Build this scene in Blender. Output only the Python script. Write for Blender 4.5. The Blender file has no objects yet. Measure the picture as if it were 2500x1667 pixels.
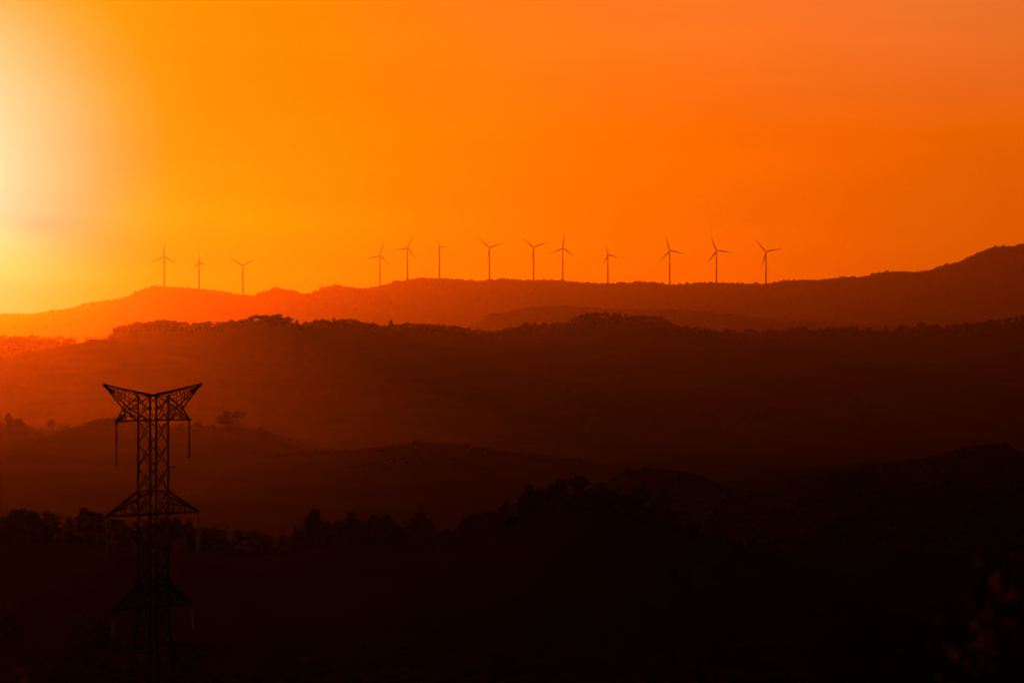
import bpy, bmesh, math, random
import numpy as np
from mathutils import Vector, Matrix, Quaternion

# ------------------------------------------------------------------ basics
F = 5820.0                 # focal length in photo pixels (84 mm lens)
CX, HY = 1250.0, 876.0     # optical axis x, eye level y in the photo
CZ = 60.0                  # eye height above the valley floor
R = math.radians
rnd = random.Random(7)
sc = bpy.context.scene
COL = sc.collection

def W(px, py, d):
    return Vector(((px-CX)/F*d, d, CZ+(HY-py)/F*d))

def link(o, parent=None):
    COL.objects.link(o)
    if parent is not None:
        o.parent = parent
    return o

def tag(o, label=None, cat=None, group=None, kind=None):
    if label: o['label'] = label
    if cat: o['category'] = cat
    if group: o['group'] = group
    if kind: o['kind'] = kind
    return o

def empty(name, loc, rz=0.0):
    o = bpy.data.objects.new(name, None)
    o.empty_display_size = 1.0
    link(o)
    o.location = loc
    o.rotation_euler = (0, 0, rz)
    return o

class MB:
    """collects shapes into one mesh"""
    def __init__(self):
        self.v, self.f = [], []
    def add(self, vs, fs):
        b = len(self.v)
        self.v.extend([tuple(x) for x in vs])
        self.f.extend([tuple(b+i for i in q) for q in fs])
    def bar(self, a, b, w, h=None):
        a, b = Vector(a), Vector(b)
        h = w if h is None else h
        d = (b-a)
        if d.length < 1e-6: return
        d.normalize()
        up = Vector((0, 0, 1)) if abs(d.z) < .95 else Vector((0, 1, 0))
        s = d.cross(up).normalized(); t = s.cross(d).normalized()
        vs = []
        for p in (a, b):
            for i, j in ((-1, -1), (1, -1), (1, 1), (-1, 1)):
                vs.append(p + s*(i*w/2) + t*(j*h/2))
        self.add(vs, [(3, 2, 1, 0), (4, 5, 6, 7), (0, 1, 5, 4), (1, 2, 6, 5), (2, 3, 7, 6), (3, 0, 4, 7)])
    def tube(self, pts, rads, n=10):
        pts = [Vector(p) for p in pts]
        rings = []
        for i, p in enumerate(pts):
            d = (pts[min(i+1, len(pts)-1)] - pts[max(i-1, 0)]).normalized()
            up = Vector((0, 0, 1)) if abs(d.z) < .9 else Vector((0, 1, 0))
            s = d.cross(up).normalized(); t = s.cross(d).normalized()
            rings.append([p + (s*math.cos(2*math.pi*k/n) + t*math.sin(2*math.pi*k/n))*rads[i] for k in range(n)])
        vs = [v for r in rings for v in r]
        fs = []
        for i in range(len(pts)-1):
            for k in range(n):
                fs.append((i*n+k, i*n+(k+1) % n, (i+1)*n+(k+1) % n, (i+1)*n+k))
        fs.append(tuple(range(n))[::-1])
        fs.append(tuple((len(pts)-1)*n+k for k in range(n)))
        self.add(vs, fs)
    def plate(self, c, u, v, w, h, t):
        c, u, v = Vector(c), Vector(u).normalized(), Vector(v).normalized()
        n = u.cross(v).normalized()
        self.bar(c - n*t/2, c + n*t/2, w, h)
    def mesh(self, name, mat, smooth=False):
        me = bpy.data.meshes.new(name)
        me.from_pydata(self.v, [], self.f)
        me.materials.append(mat)
        if smooth:
            me.polygons.foreach_set('use_smooth', [True]*len(me.polygons))
        me.update()
        return me
    def build(self, name, mat, parent=None, smooth=False):
        return link(bpy.data.objects.new(name, self.mesh(name, mat, smooth)), parent)

# ------------------------------------------------------------------ materials
def mat(name, col, col2=None, scale=.2, rough=.9, spec=.2, detail=5, bump=0.0, metal=0.0):
    m = bpy.data.materials.new(name); m.use_nodes = True
    nt = m.node_tree; b = nt.nodes['Principled BSDF']
    b.inputs['Roughness'].default_value = rough
    b.inputs['Specular IOR Level'].default_value = spec
    b.inputs['Metallic'].default_value = metal
    tc = nt.nodes.new('ShaderNodeTexCoord')
    nz = nt.nodes.new('ShaderNodeTexNoise'); nz.inputs['Scale'].default_value = scale
    nz.inputs['Detail'].default_value = detail
    nt.links.new(tc.outputs['Object'], nz.inputs['Vector'])
    cr = nt.nodes.new('ShaderNodeValToRGB')
    cr.color_ramp.elements[0].position = .35; cr.color_ramp.elements[1].position = .68
    cr.color_ramp.elements[0].color = (*col, 1)
    cr.color_ramp.elements[1].color = (*(col2 or [c*1.5 for c in col]), 1)
    nt.links.new(nz.outputs['Fac'], cr.inputs['Fac'])
    nt.links.new(cr.outputs['Color'], b.inputs['Base Color'])
    if bump:
        bp = nt.nodes.new('ShaderNodeBump'); bp.inputs['Strength'].default_value = bump
        nt.links.new(nz.outputs['Fac'], bp.inputs['Height'])
        nt.links.new(bp.outputs['Normal'], b.inputs['Normal'])
    return m

def leaf_mat(name, col, col2, transl):
    m = mat(name, col, col2, 3.0, .8, .0)
    nt = m.node_tree; b = nt.nodes['Principled BSDF']
    tr = nt.nodes.new('ShaderNodeBsdfTranslucent'); mx = nt.nodes.new('ShaderNodeMixShader')
    tr.inputs['Color'].default_value = (*[min(1, c*2.2) for c in col2], 1)
    mx.inputs['Fac'].default_value = transl
    nt.links.new(b.outputs['BSDF'], mx.inputs[1]); nt.links.new(tr.outputs['BSDF'], mx.inputs[2])
    nt.links.new(mx.outputs['Shader'], nt.nodes['Material Output'].inputs['Surface'])
    return m

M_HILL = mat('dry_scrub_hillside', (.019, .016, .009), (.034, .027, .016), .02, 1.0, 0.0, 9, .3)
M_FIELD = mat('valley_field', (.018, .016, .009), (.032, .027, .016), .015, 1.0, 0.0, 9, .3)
M_LEAF = leaf_mat('pine_foliage', (.024, .032, .012), (.04, .052, .019), .06)
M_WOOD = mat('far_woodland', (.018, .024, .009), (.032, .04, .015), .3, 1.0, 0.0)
M_BARK = mat('bark', (.05, .035, .024), (.09, .065, .045), 4.0, .95, .1)
M_STEEL = mat('weathered_steel', (.045, .04, .037), (.075, .068, .06), 3.0, .8, .1)
M_WHITE = mat('white_turbine_paint', (.74, .74, .73), (.80, .80, .79), .05, .45, .4)
M_SHED = mat('weathered_sheet_roof', (.22, .2, .18), (.32, .29, .26), .5, .7, .3)
M_POLE = mat('tarred_pole', (.06, .045, .035), (.1, .08, .06), 2.0, .9, .2)
M_BLOCKER = mat('blocker_pale', (.75, .74, .73), (.82, .81, .8), .002, 1.0, 0.0)  # for the unseen mass added to block the sun
M_SHRUB = leaf_mat('shrub_leaf', (.10, .07, .022), (.18, .085, .026), .6)

def glass_mat():
    m = bpy.data.materials.new('insulator_glass'); m.use_nodes = True
    nt = m.node_tree; b = nt.nodes['Principled BSDF']
    b.inputs['Base Color'].default_value = (.96, .86, .72, 1)
    nz = nt.nodes.new('ShaderNodeTexNoise'); nz.inputs['Scale'].default_value = 20
    mr = nt.nodes.new('ShaderNodeMapRange'); mr.inputs['To Min'].default_value = .04; mr.inputs['To Max'].default_value = .12
    nt.links.new(nz.outputs['Fac'], mr.inputs['Value']); nt.links.new(mr.outputs['Result'], b.inputs['Roughness'])
    b.inputs['IOR'].default_value = 1.52
    b.inputs['Transmission Weight'].default_value = .95
    return m
M_GLASS = glass_mat()

# ------------------------------------------------------------------ noise helpers
def smooth_noise(seed, n=9, lo=.5, hi=6.0):
    r = random.Random(seed)
    comp = [(r.uniform(lo, hi), r.uniform(0, 6.28), r.uniform(.4, 1)) for _ in range(n)]
    tot = sum(c[2] for c in comp)
    return lambda t: sum(a*np.sin(f*t+p) for f, p, a in comp)/tot*1.6

def noise2(seed, wl, n=14):
    r = random.Random(seed)
    comp = []
    for _ in range(n):
        a = r.uniform(0, 6.28); k = 2*math.pi/(wl*r.uniform(.45, 1.8))
        comp.append((k*math.cos(a), k*math.sin(a), r.uniform(0, 6.28)))
    return lambda x, y: sum(np.sin(kx*x+ky*y+p) for kx, ky, p in comp)/math.sqrt(n)

# ------------------------------------------------------------------ hills
class Hill:
    def __init__(self, label, d, pts, front, back, dx, bow=0.0, seed=1, amp=2.0, foot=-3.0, x0=None, x1=None, rows=34, power=1.12, rough=0.0):
        self.d = d
        self.px = np.array([p[0] for p in pts], float); self.py = np.array([p[1] for p in pts], float)
        self.bown = smooth_noise(seed+50, 5, .6, 2.5); self.bow = bow
        lo = (x0 if x0 is not None else -700); hi = (x1 if x1 is not None else 3200)
        xs = np.arange((lo-CX)/F*d, (hi-CX)/F*d, dx)
        self.edge = smooth_noise(seed, 9, 2, 14)
        yc = self.yc(xs); zc = self.zc(xs)
        self.front, self.back, self.foot, self.power = front, back, foot, power
        nz = noise2(seed+9, front*.35); nf = noise2(seed+19, max(dx*9, front*.06))
        T = np.concatenate([np.linspace(-1, 0, rows), np.linspace(0, 1, 12)[1:]])
        vs = []
        for t in T:
            if t <= 0:
                y = yc + t*front; prof = 1-(-t)**power
            else:
                y = yc + t*back; prof = (1-t)**1.3
            z = foot + (zc-foot)*prof
            m = min(1.0, abs(t)*3.5)
            z = z + m*amp*(nz(xs, y) + .35*nf(xs, y)) + rough*(1-m)*0
            if t > 0: z = np.minimum(z, zc - .15*t*back*.02)
            if abs(t) == 1: z = np.minimum(z, -2.0)
            vs.append(np.stack([xs, y, z], 1))
        nr, nc = len(T), len(xs)
        V = np.concatenate(vs)
        self.grid = (xs, np.array([v[:, 1] for v in vs]), np.array([v[:, 2] for v in vs]))
        idx = np.arange(nr*nc).reshape(nr, nc)
        Q = np.stack([idx[:-1, :-1], idx[:-1, 1:], idx[1:, 1:], idx[1:, :-1]], -1).reshape(-1, 4)
        me = bpy.data.meshes.new('hill')
        me.from_pydata(V.tolist(), [], Q.tolist()); me.materials.append(M_HILL)
        me.polygons.foreach_set('use_smooth', [True]*len(me.polygons)); me.update()
        self.o = tag(link(bpy.data.objects.new('hill', me)), label, 'hill', None, 'structure')
    def yc(self, x):
        return self.d + self.bow*self.bown(np.asarray(x, float)/self.d*4)
    def zc(self, x):
        yc = self.yc(x); px = CX + F*np.asarray(x, float)/yc
        py = np.interp(px, self.px, self.py)
        # soften the polyline and let it roll on outside the traced range
        s = 0
        for k in (-14, -7, 0, 7, 14):
            s = s + np.interp(px+k, self.px, self.py)
        py = .4*py + .6*s/5
        out = np.clip((self.px[0]-px)/300, 0, 1) + np.clip((px-self.px[-1])/300, 0, 1)
        py = py + out*18*self.edge(px/400.0)
        return CZ + (HY-py)/F*yc
    def z_at(self, x, y):
        xs, Y, Z = self.grid
        i = int(np.clip(np.searchsorted(xs, x), 0, len(xs)-1))
        return float(np.interp(y, Y[:, i], Z[:, i]))
    def crest(self, px):
        x = (px-CX)/F*self.d
        for _ in range(3):
            x = (px-CX)/F*float(self.yc(x))
        return x, float(self.yc(x)), float(self.zc(x))

def smoothed(pts, win, off):
    px = np.array([p[0] for p in pts], float); py = np.array([p[1] for p in pts], float)
    out = []
    for x in np.arange(px[0], px[-1]+1, 12):
        w = np.linspace(-win, win, 9)
        out.append((x, float(np.mean(np.interp(x+w, px, py)))+off))
    return out

FAR = [(-700,775),(-300,772),(0,767),(25,768),(50,767),(80,767),(110,761),(130,757),(150,756),(175,755),(190,749),(210,741),(230,738),(250,734),(280,733),(300,727),(320,722),(345,716),(355,707),(365,700),(390,699),(430,701),(470,704),(510,707),(550,712),(570,718),(600,722),(615,724),(640,716),(655,708),(670,704),(690,705),(700,707),(720,713),(736,718),(748,720),(760,716),(775,710),(790,704),(803,699),(815,698),(830,697),(840,699),(860,702),(880,706),(900,704),(930,700),(945,694),(960,689),(995,684),(1020,680),(1060,680),(1100,681),(1150,685),(1200,686),(1215,681),(1240,680),(1260,685),(1300,685),(1330,683),(1360,686),(1400,688),(1430,692),(1470,692),(1500,692),(1540,691),(1560,688),(1590,690),(1620,693),(1640,696),(1680,694),(1700,691),(1750,691),(1800,692),(1840,693),(1870,695),(1890,690),(1910,688),(1925,685),(1990,685),(2030,681),(2060,676),(2090,678),(2110,675),(2140,670),(2155,665),(2200,662),(2230,664),(2245,666),(2270,660),(2300,649),(2320,647),(2345,638),(2370,627),(2400,613),(2425,603),(2470,602),(2500,598),(2800,585),(3200,600)]
SUB = [(700,850),(1080,815),(1140,806),(1165,795),(1182,782),(1192,771),(1205,767),(1240,766),(1255,759),(1290,754),(1330,751),(1380,749),(1410,753),(1435,752),(1480,757),(1500,755),(1520,757),(1600,758),(1700,760),(1800,770),(1900,782),(2050,790),(2300,800),(2700,815)]
MLT = [(-500,822),(-250,812),(-60,818),(0,815),(12,818),(25,822),(38,818),(50,819),(63,817),(78,817),(90,819),(105,822),(118,823),(130,824),(145,820),(160,819),(172,820),(182,824),(190,833),(200,840),(240,850),(330,870)]
MBR = [(20,868),(120,850),(170,841),(200,836),(230,831),(265,829),(300,831),(350,837),(400,840),(470,846),(540,858),(650,880)]
MT = [(262,826),(272,812),(281,800),(291,793),(304,793),(320,790),(335,783),(350,780),(365,784),(385,780),(400,780),(412,781),(425,781),(438,786),(450,785),(463,787),(476,787),(490,786),(500,786),(510,783),(524,794),(535,785),(548,782),(556,785),(565,779),(578,784),(590,780),(602,778),(612,771),(627,768),(641,769),(653,768),(666,768),(679,766),(692,775),(703,773),(716,786),(725,781),(736,788),(748,785),(760,785),(771,780),(788,778),(800,780),(815,776),(831,770),(842,777),(855,777),(866,778),(875,781),(885,786),(897,788),(911,787),(925,786),(940,792),(954,781),(968,791),(982,790),(995,787),(1012,788),(1030,786),(1045,791),(1058,791),(1070,791),(1082,792),(1098,794),(1108,794),(1121,796),(1132,800),(1143,799),(1158,806),(1167,803),(1183,808),(1195,806),(1210,808),(1224,805),(1234,802),(1246,798),(1258,797),(1270,793),(1285,786),(1296,791),(1306,787),(1318,787),(1330,787),(1345,793),(1357,786),(1370,788),(1383,785),(1395,779),(1410,771),(1421,767),(1433,765),(1452,762),(1466,765),(1480,761),(1491,763),(1502,761),(1513,762),(1528,766),(1545,767),(1560,769),(1570,768),(1588,770),(1600,772),(1614,773),(1625,779),(1637,785),(1648,790),(1660,797),(1674,793),(1688,800),(1700,798),(1719,799),(1732,803),(1745,804),(1756,802),(1776,800),(1794,806),(1808,810),(1820,808),(1833,801),(1846,806),(1864,806),(1881,801),(1892,808),(1903,805),(1919,803),(1930,797),(1945,799),(1962,796),(1975,797),(1990,806),(2003,800),(2022,800),(2040,797),(2056,799),(2068,796),(2080,795),(2092,794),(2106,798),(2122,799),(2136,806),(2150,800),(2163,795),(2178,808),(2190,799),(2202,793),(2218,797),(2230,798),(2250,787),(2266,795),(2283,790),(2298,794),(2314,791),(2331,790),(2345,793),(2360,787),(2374,789),(2392,785),(2405,784),(2420,780),(2436,778),(2452,778),(2466,774),(2482,771),(2496,769)]
LH = [(-600,1040),(-200,1022),(0,1030),(30,1039),(70,1046),(120,1049),(180,1050),(205,1043),(235,1025),(280,1021),(330,1030),(400,1036),(460,1040),(540,1041),(590,1045),(640,1050),(690,1066),(730,1080),(780,1094),(850,1106),(950,1130),(1100,1165),(1300,1210)]
CR = [(300,1160),(600,1120),(720,1104),(800,1098),(880,1098),(930,1090),(980,1083),(1040,1079),(1100,1081),(1200,1096),(1280,1106),(1400,1121),(1500,1133),(1600,1146),(1700,1170),(1800,1200),(2000,1250),(2300,1300)]
CR2 = [(500,1190),(750,1160),(880,1138),(960,1120),(1040,1112),(1110,1118),(1180,1132),(1260,1156),(1380,1190),(1600,1240)]
RH = [(1100,1290),(1300,1250),(1420,1205),(1490,1168),(1530,1150),(1570,1143),(1640,1146),(1700,1157),(1760,1182),(1830,1199),(1900,1204),(1950,1191),(1990,1170),(2040,1160),(2140,1162),(2240,1172),(2285,1168),(2330,1178),(2400,1196),(2500,1211),(2800,1225)]
RH2 = [(1700,1190),(1900,1165),(2050,1140),(2200,1126),(2300,1112),(2360,1090),(2410,1083),(2460,1085),(2500,1108),(2650,1110),(2900,1150)]
FT = [(-120,1250),(-60,1244),(0,1254),(33,1241),(64,1236),(88,1262),(113,1247),(135,1265),(168,1262),(205,1237),(222,1246),(245,1251),(275,1262),(300,1268),(335,1272),(365,1268),(395,1262),(430,1262),(462,1268),(502,1270),(520,1285),(542,1292),(580,1292),(622,1291),(650,1303),(690,1304),(722,1285),(770,1242),(800,1270),(825,1268),(857,1247),(880,1268),(910,1255),(945,1255),(968,1272),(1010,1262),(1028,1250),(1048,1268),(1090,1290),(1112,1290),(1135,1262),(1158,1258),(1190,1238),(1236,1220),(1262,1228),(1292,1182),(1318,1188),(1345,1180),(1367,1166),(1413,1158),(1440,1190),(1470,1176),(1500,1195),(1525,1205),(1562,1196),(1600,1228),(1630,1228),(1655,1252),(1690,1262),(1735,1262),(1770,1290),(1830,1308),(1890,1300),(1960,1308),(2062,1250),(2240,1300),(2330,1330)]
FG = [(-500,1300),(-100,1302),(60,1306),(200,1310),(350,1318),(500,1332),(620,1342),(700,1340),(770,1318),(860,1312),(960,1318),(1040,1326),(1100,1332),(1160,1302),(1230,1270),(1300,1238),(1370,1222),(1440,1222),(1520,1238),(1600,1268),(1680,1296),(1760,1322),(1900,1340),(2020,1330),(2100,1328),(2250,1344),(2500,1372),(2800,1400)]
MGROUND = [(-200,905),(100,885),(190,858),(230,846)] + [(x, y) for x, y in smoothed(MT, 34, 15) if x > 262] + [(2700,760),(3200,775)]
MLG = smoothed(MLT, 40, 11)

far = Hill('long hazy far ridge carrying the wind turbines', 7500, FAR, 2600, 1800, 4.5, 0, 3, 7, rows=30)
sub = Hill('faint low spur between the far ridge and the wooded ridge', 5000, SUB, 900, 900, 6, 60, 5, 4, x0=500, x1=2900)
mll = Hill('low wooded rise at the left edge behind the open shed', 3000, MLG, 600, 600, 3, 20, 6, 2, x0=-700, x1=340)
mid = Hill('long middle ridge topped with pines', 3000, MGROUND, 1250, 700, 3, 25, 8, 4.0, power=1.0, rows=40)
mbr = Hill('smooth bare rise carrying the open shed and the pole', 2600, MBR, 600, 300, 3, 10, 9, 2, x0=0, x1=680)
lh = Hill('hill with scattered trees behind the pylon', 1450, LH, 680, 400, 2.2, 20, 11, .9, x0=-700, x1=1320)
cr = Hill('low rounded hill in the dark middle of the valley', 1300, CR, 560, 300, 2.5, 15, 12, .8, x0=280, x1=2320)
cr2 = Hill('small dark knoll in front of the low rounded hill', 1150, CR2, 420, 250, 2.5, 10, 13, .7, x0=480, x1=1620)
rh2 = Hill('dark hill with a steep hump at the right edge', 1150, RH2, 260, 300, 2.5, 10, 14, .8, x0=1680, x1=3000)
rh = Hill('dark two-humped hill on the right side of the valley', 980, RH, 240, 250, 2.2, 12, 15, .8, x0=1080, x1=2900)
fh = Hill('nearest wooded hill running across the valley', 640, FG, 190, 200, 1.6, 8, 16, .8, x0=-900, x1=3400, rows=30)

# valley floor and the slope the camera stands on, one sheet
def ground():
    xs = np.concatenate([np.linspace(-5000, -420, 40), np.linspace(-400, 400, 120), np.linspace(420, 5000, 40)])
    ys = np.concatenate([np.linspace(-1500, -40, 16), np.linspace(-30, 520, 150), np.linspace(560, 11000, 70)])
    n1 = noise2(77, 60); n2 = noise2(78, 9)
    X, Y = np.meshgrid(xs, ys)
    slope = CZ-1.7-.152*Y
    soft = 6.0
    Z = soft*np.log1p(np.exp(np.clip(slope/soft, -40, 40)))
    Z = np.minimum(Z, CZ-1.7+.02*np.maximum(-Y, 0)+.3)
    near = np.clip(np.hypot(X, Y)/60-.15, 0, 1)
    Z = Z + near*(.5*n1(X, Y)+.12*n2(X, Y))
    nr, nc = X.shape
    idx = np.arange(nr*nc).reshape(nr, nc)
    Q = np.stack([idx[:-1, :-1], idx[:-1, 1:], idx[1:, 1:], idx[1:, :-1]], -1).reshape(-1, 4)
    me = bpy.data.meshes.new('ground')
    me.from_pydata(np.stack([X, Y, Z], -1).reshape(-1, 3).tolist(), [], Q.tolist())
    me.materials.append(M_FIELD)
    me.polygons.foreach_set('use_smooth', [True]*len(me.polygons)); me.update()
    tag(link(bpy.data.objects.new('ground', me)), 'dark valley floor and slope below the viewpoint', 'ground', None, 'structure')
    def z(x, y):
        j = int(np.clip(np.searchsorted(ys, y), 1, nr-1)); i = int(np.clip(np.searchsorted(xs, x), 1, nc-1))
        return float(min(Z[j, i], Z[j-1, i], Z[j, i-1], Z[j-1, i-1]))
    return z
gz = ground()

# ------------------------------------------------------------------ trees
def ico(sub=1):
    bm = bmesh.new(); bmesh.ops.create_icosphere(bm, subdivisions=sub, radius=1)
    v = np.array([p.co[:] for p in bm.verts]); f = [tuple(q.index for q in fc.verts) for fc in bm.faces]
    bm.free(); return v, f
ICO1, ICO2 = ico(1), ico(2)

def crown_mesh(kind, seed, leaves, leaf=.045):
    r = random.Random(seed); nr = np.random.RandomState(seed)
    lumps = []
    if kind == 'umbrella':
        for k in range(11):
            a = r.uniform(0, 6.28); q = r.uniform(.03, .30)
            lumps.append((q*math.cos(a), q*math.sin(a), r.uniform(.62, .80), r.uniform(.13, .2), r.uniform(.09, .14)))
        lumps.append((r.uniform(-.05, .05), 0, .86, .17, .12))
    elif kind == 'round':
        for k in range(13):
            a = r.uniform(0, 6.28); h = r.uniform(.32, .84); q = r.uniform(.03, .24)*math.sqrt(max(.1, 1-((h-.55)/.42)**2))
            lumps.append((q*math.cos(a), q*math.sin(a), h, r.uniform(.13, .19), r.uniform(.11, .16)))
        lumps.append((r.uniform(-.06, .06), 0, .88, .13, .11))
    elif kind == 'cone':
        for k in range(15):
            h = .18+.78*k/14; q = r.uniform(.2, .9)*.2*(1-(h-.18)/.85); a = r.uniform(0, 6.28)
            w = .05+.17*(1-(h-.18)/.82)
            lumps.append((q*math.cos(a), q*math.sin(a), min(h, .93), w*r.uniform(.8, 1.15), w*r.uniform(.55, .8)+.02))
    else:   # broad
        for k in range(15):
            a = r.uniform(0, 6.28); q = r.uniform(.03, .42); h = r.uniform(.3, .9-.75*q)
            lumps.append((q*math.cos(a), q*math.sin(a), h, r.uniform(.14, .22), r.uniform(.11, .17)))
    V, Fc = [], []
    for (x, y, z, rw, rh_) in lumps:     # ragged inner masses
        v, f = ICO1
        s = nr.uniform(.62, .92, (len(v), 1))
        vv = v*s*np.array([rw, rw, rh_]) + np.array([x, y, z])
        b = len(V); V.extend(vv.tolist()); Fc.extend([tuple(b+i for i in q) for q in f])
    for _ in range(leaves):              # leaf sprays through the outer shell
        x, y, z, rw, rh_ = r.choice(lumps)
        d = Vector((r.gauss(0, 1), r.gauss(0, 1), r.gauss(0, 1))).normalized()
        q = r.uniform(.7, 1.12)
        c = Vector((x+d.x*rw*q, y+d.y*rw*q, z+d.z*rh_*q))
        u = Vector((r.gauss(0, 1), r.gauss(0, 1), r.gauss(0, 1))).normalized()
        w = u.cross(Vector((r.gauss(0, 1), r.gauss(0, 1), r.gauss(0, 1)))).normalized()
        s = leaf*r.uniform(.6, 1.4)
        b = len(V)
        V.extend([tuple(c-u*s), tuple(c+w*s*.6), tuple(c+u*s), tuple(c-w*s*.6)])
        Fc.append((b, b+1, b+2, b+3))
    me = bpy.data.meshes.new('crown'); me.from_pydata(V, [], Fc); me.materials.append(M_LEAF); me.update()
    return me

def trunk_mesh(kind, seed):
    r = random.Random(seed); m = MB()
    top = {'umbrella': .72, 'round': .6, 'cone': .85, 'broad': .5}[kind]
    pts = [(0, 0, -.12)]; x = y = 0
    for k in range(1, 6):
        x += r.uniform(-.02, .02); y += r.uniform(-.02, .02)
        pts.append((x, y, top*k/5))
    m.tube(pts, [.034, .03, .026, .022, .018, .012], 7)
    for k in range(6):
        a = r.uniform(0, 6.28); i = r.choice([3, 4, 5]); p = Vector(pts[i])
        q = r.uniform(.1, .22)*(.5 if kind == 'cone' else 1)
        m.tube([p, p+Vector((q*.6*math.cos(a), q*.6*math.sin(a), .05)), p+Vector((q*math.cos(a), q*math.sin(a), .12))], [.012, .009, .005], 5)
    return m.mesh('trunk', M_BARK, True)

KINDS = ('umbrella', 'round', 'cone', 'broad')
BANK = {}
for k in KINDS:
    for s in range(4):
        BANK[(k, s, 'far')] = (crown_mesh(k, 100+s*17+len(k), 420, .05), trunk_mesh(k, 40+s))
        BANK[(k, s, 'near')] = (crown_mesh(k, 300+s*13+len(k), 1500, .03), trunk_mesh(k, 70+s))
KWORD = {'umbrella': 'flat-topped umbrella pine', 'round': 'round-crowned tree', 'cone': 'pointed conifer', 'broad': 'broad domed tree'}

def tree(base, h, wid, kind, s, size, label, group):
    root = empty('pine_tree' if kind in ('umbrella', 'cone') else 'tree', base, rnd.uniform(0, 6.28))
    tag(root, label, 'tree', group)
    cm, tm = BANK[(kind, s, size)]
    nat = {'umbrella': .82, 'round': .7, 'cone': .45, 'broad': 1.05}[kind]
    k = wid/(h*nat)
    root.scale = (h*k, h*k, h)
    link(bpy.data.objects.new('trunk', tm), root); link(bpy.data.objects.new('crown', cm), root)
    return root

ORD = ['zeroth','first','second','third','fourth','fifth','sixth','seventh','eighth','ninth','tenth','eleventh','twelfth','thirteenth','fourteenth','fifteenth','sixteenth','seventeenth','eighteenth','nineteenth','twentieth','twenty-first','twenty-second','twenty-third','twenty-fourth','twenty-fifth','twenty-sixth','twenty-seventh','twenty-eighth','twenty-ninth','thirtieth']
TURB = [  # hub x, hub y, base y, blade length px, rotor angle (deg, clockwise from up), yaw, label
 (401,626,699,36,3,4,'leftmost wind turbine on the far ridge, one blade pointing straight up'),
 (486,641,705,28,-7,38,'small wind turbine with short blades, second from the left on the far ridge'),
 (593,649,722,38,-57,3,'wind turbine whose two upper blades make a wide V, above the ridge dip'),
 (927.5,624,700,38.5,16,5,'lower turbine at the left end of the ten turbine row'),
 (995,606,685,38.5,22,4,'wind turbine with top blade leaning right, second in the ten turbine row'),
 (1073,604,680,30,-32,42,'wind turbine with short faint blades, one level to the right, on the rounded crest'),
 (1195,605,685,39,-49,3,'wind turbine with V-shaped upper blades, left one of the matching pair'),
 (1303,604,685,39,-50,3,'wind turbine with V-shaped upper blades, right one of the matching pair'),
 (1374,606,686,39,7,3,'wind turbine near the middle with one blade upright, just right of the matching pair'),
 (1484,623,691,34,-19,34,'short wind turbine with thin blades standing alone in the gap right of centre'),
 (1635,612,696,39.5,-16.6,3,'third wind turbine from the right, blades up left, right and down left'),
 (1749,612,690,39.5,-22.6,3,'second wind turbine from the right, one blade almost level to the right'),
 (1870,615,695,39.5,-42,3,'rightmost wind turbine on the far ridge'),
]
TX = [t[0] for t in TURB]

# pines along the crest of the middle ridge
cnt = {}
def crest_label(px, kind):
    k = max([i for i, x in enumerate(TX) if x <= px], default=-1)
    cnt[k] = cnt.get(k, 0)+1
    n = cnt[k]
    if k < 0:
        return f"{KWORD[kind]} on the middle ridge, {ORD[n]} from its left end beside the thin mast"
    if k == len(TX)-1:
        if n > 28: n = 28
        return f"{KWORD[kind]} on the middle ridge, {ORD[n]} right of the rightmost turbine"
    return f"{KWORD[kind]} on the middle ridge, {ORD[n]} rightward from below the {ORD[k+1]} turbine"
# the last stretch is long: count it from the right edge as well
last = [p for p in MT if p[0] >= TX[-1]]
far_right = set(p[0] for p in last[24:])
rcount = len(far_right)
prev = None
for i, (px, py) in enumerate(MT):
    kind = rnd.choice(['umbrella', 'round', 'round', 'round', 'broad', 'broad', 'cone'])
    gap = (MT[min(i+1, len(MT)-1)][0]-MT[max(i-1, 0)][0])/2
    x, y, z = mid.crest(px)
    y -= rnd.uniform(1, 9); z = mid.z_at(x, y)
    x = (px-CX)/F*y
    ztop = CZ+(HY-py)/F*y
    h = max(4.0, ztop-z+1.4)
    wid = max(gap*2.1, 21)*y/F*rnd.uniform(.9, 1.2)
    if kind == 'cone': wid = min(wid, h*.7)
    wid = min(wid, h*1.45)
    if px in far_right:
        lab = f"{KWORD[kind]} on the middle ridge, {ORD[rcount]} tree from the right edge"; rcount -= 1
    else:
        lab = crest_label(px, kind)
    tree(Vector((x, y, ztop-h)), h, wid, kind, rnd.randrange(4), 'far', lab, 'trees along the crest of the middle ridge')

# trees on the low rise at the left edge
n = 0
for (px, py) in [p for p in MLT if 0 <= p[0] <= 190]:
    n += 1
    kind = rnd.choice(['round', 'broad', 'broad', 'umbrella'])
    x, y, z = mll.crest(px); y -= rnd.uniform(1, 6); x = (px-CX)/F*y; z = mll.z_at(x, y)
    ztop = CZ+(HY-py)/F*y; h = max(4.5, ztop-z+1)
    tree(Vector((x, y, ztop-h)), h, rnd.uniform(7, 11), kind, rnd.randrange(4), 'far',
         f"{KWORD[kind]} on the hazy rise left of the shed, {ORD[n]} from the edge", 'trees on the low rise at the left edge')

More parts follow.
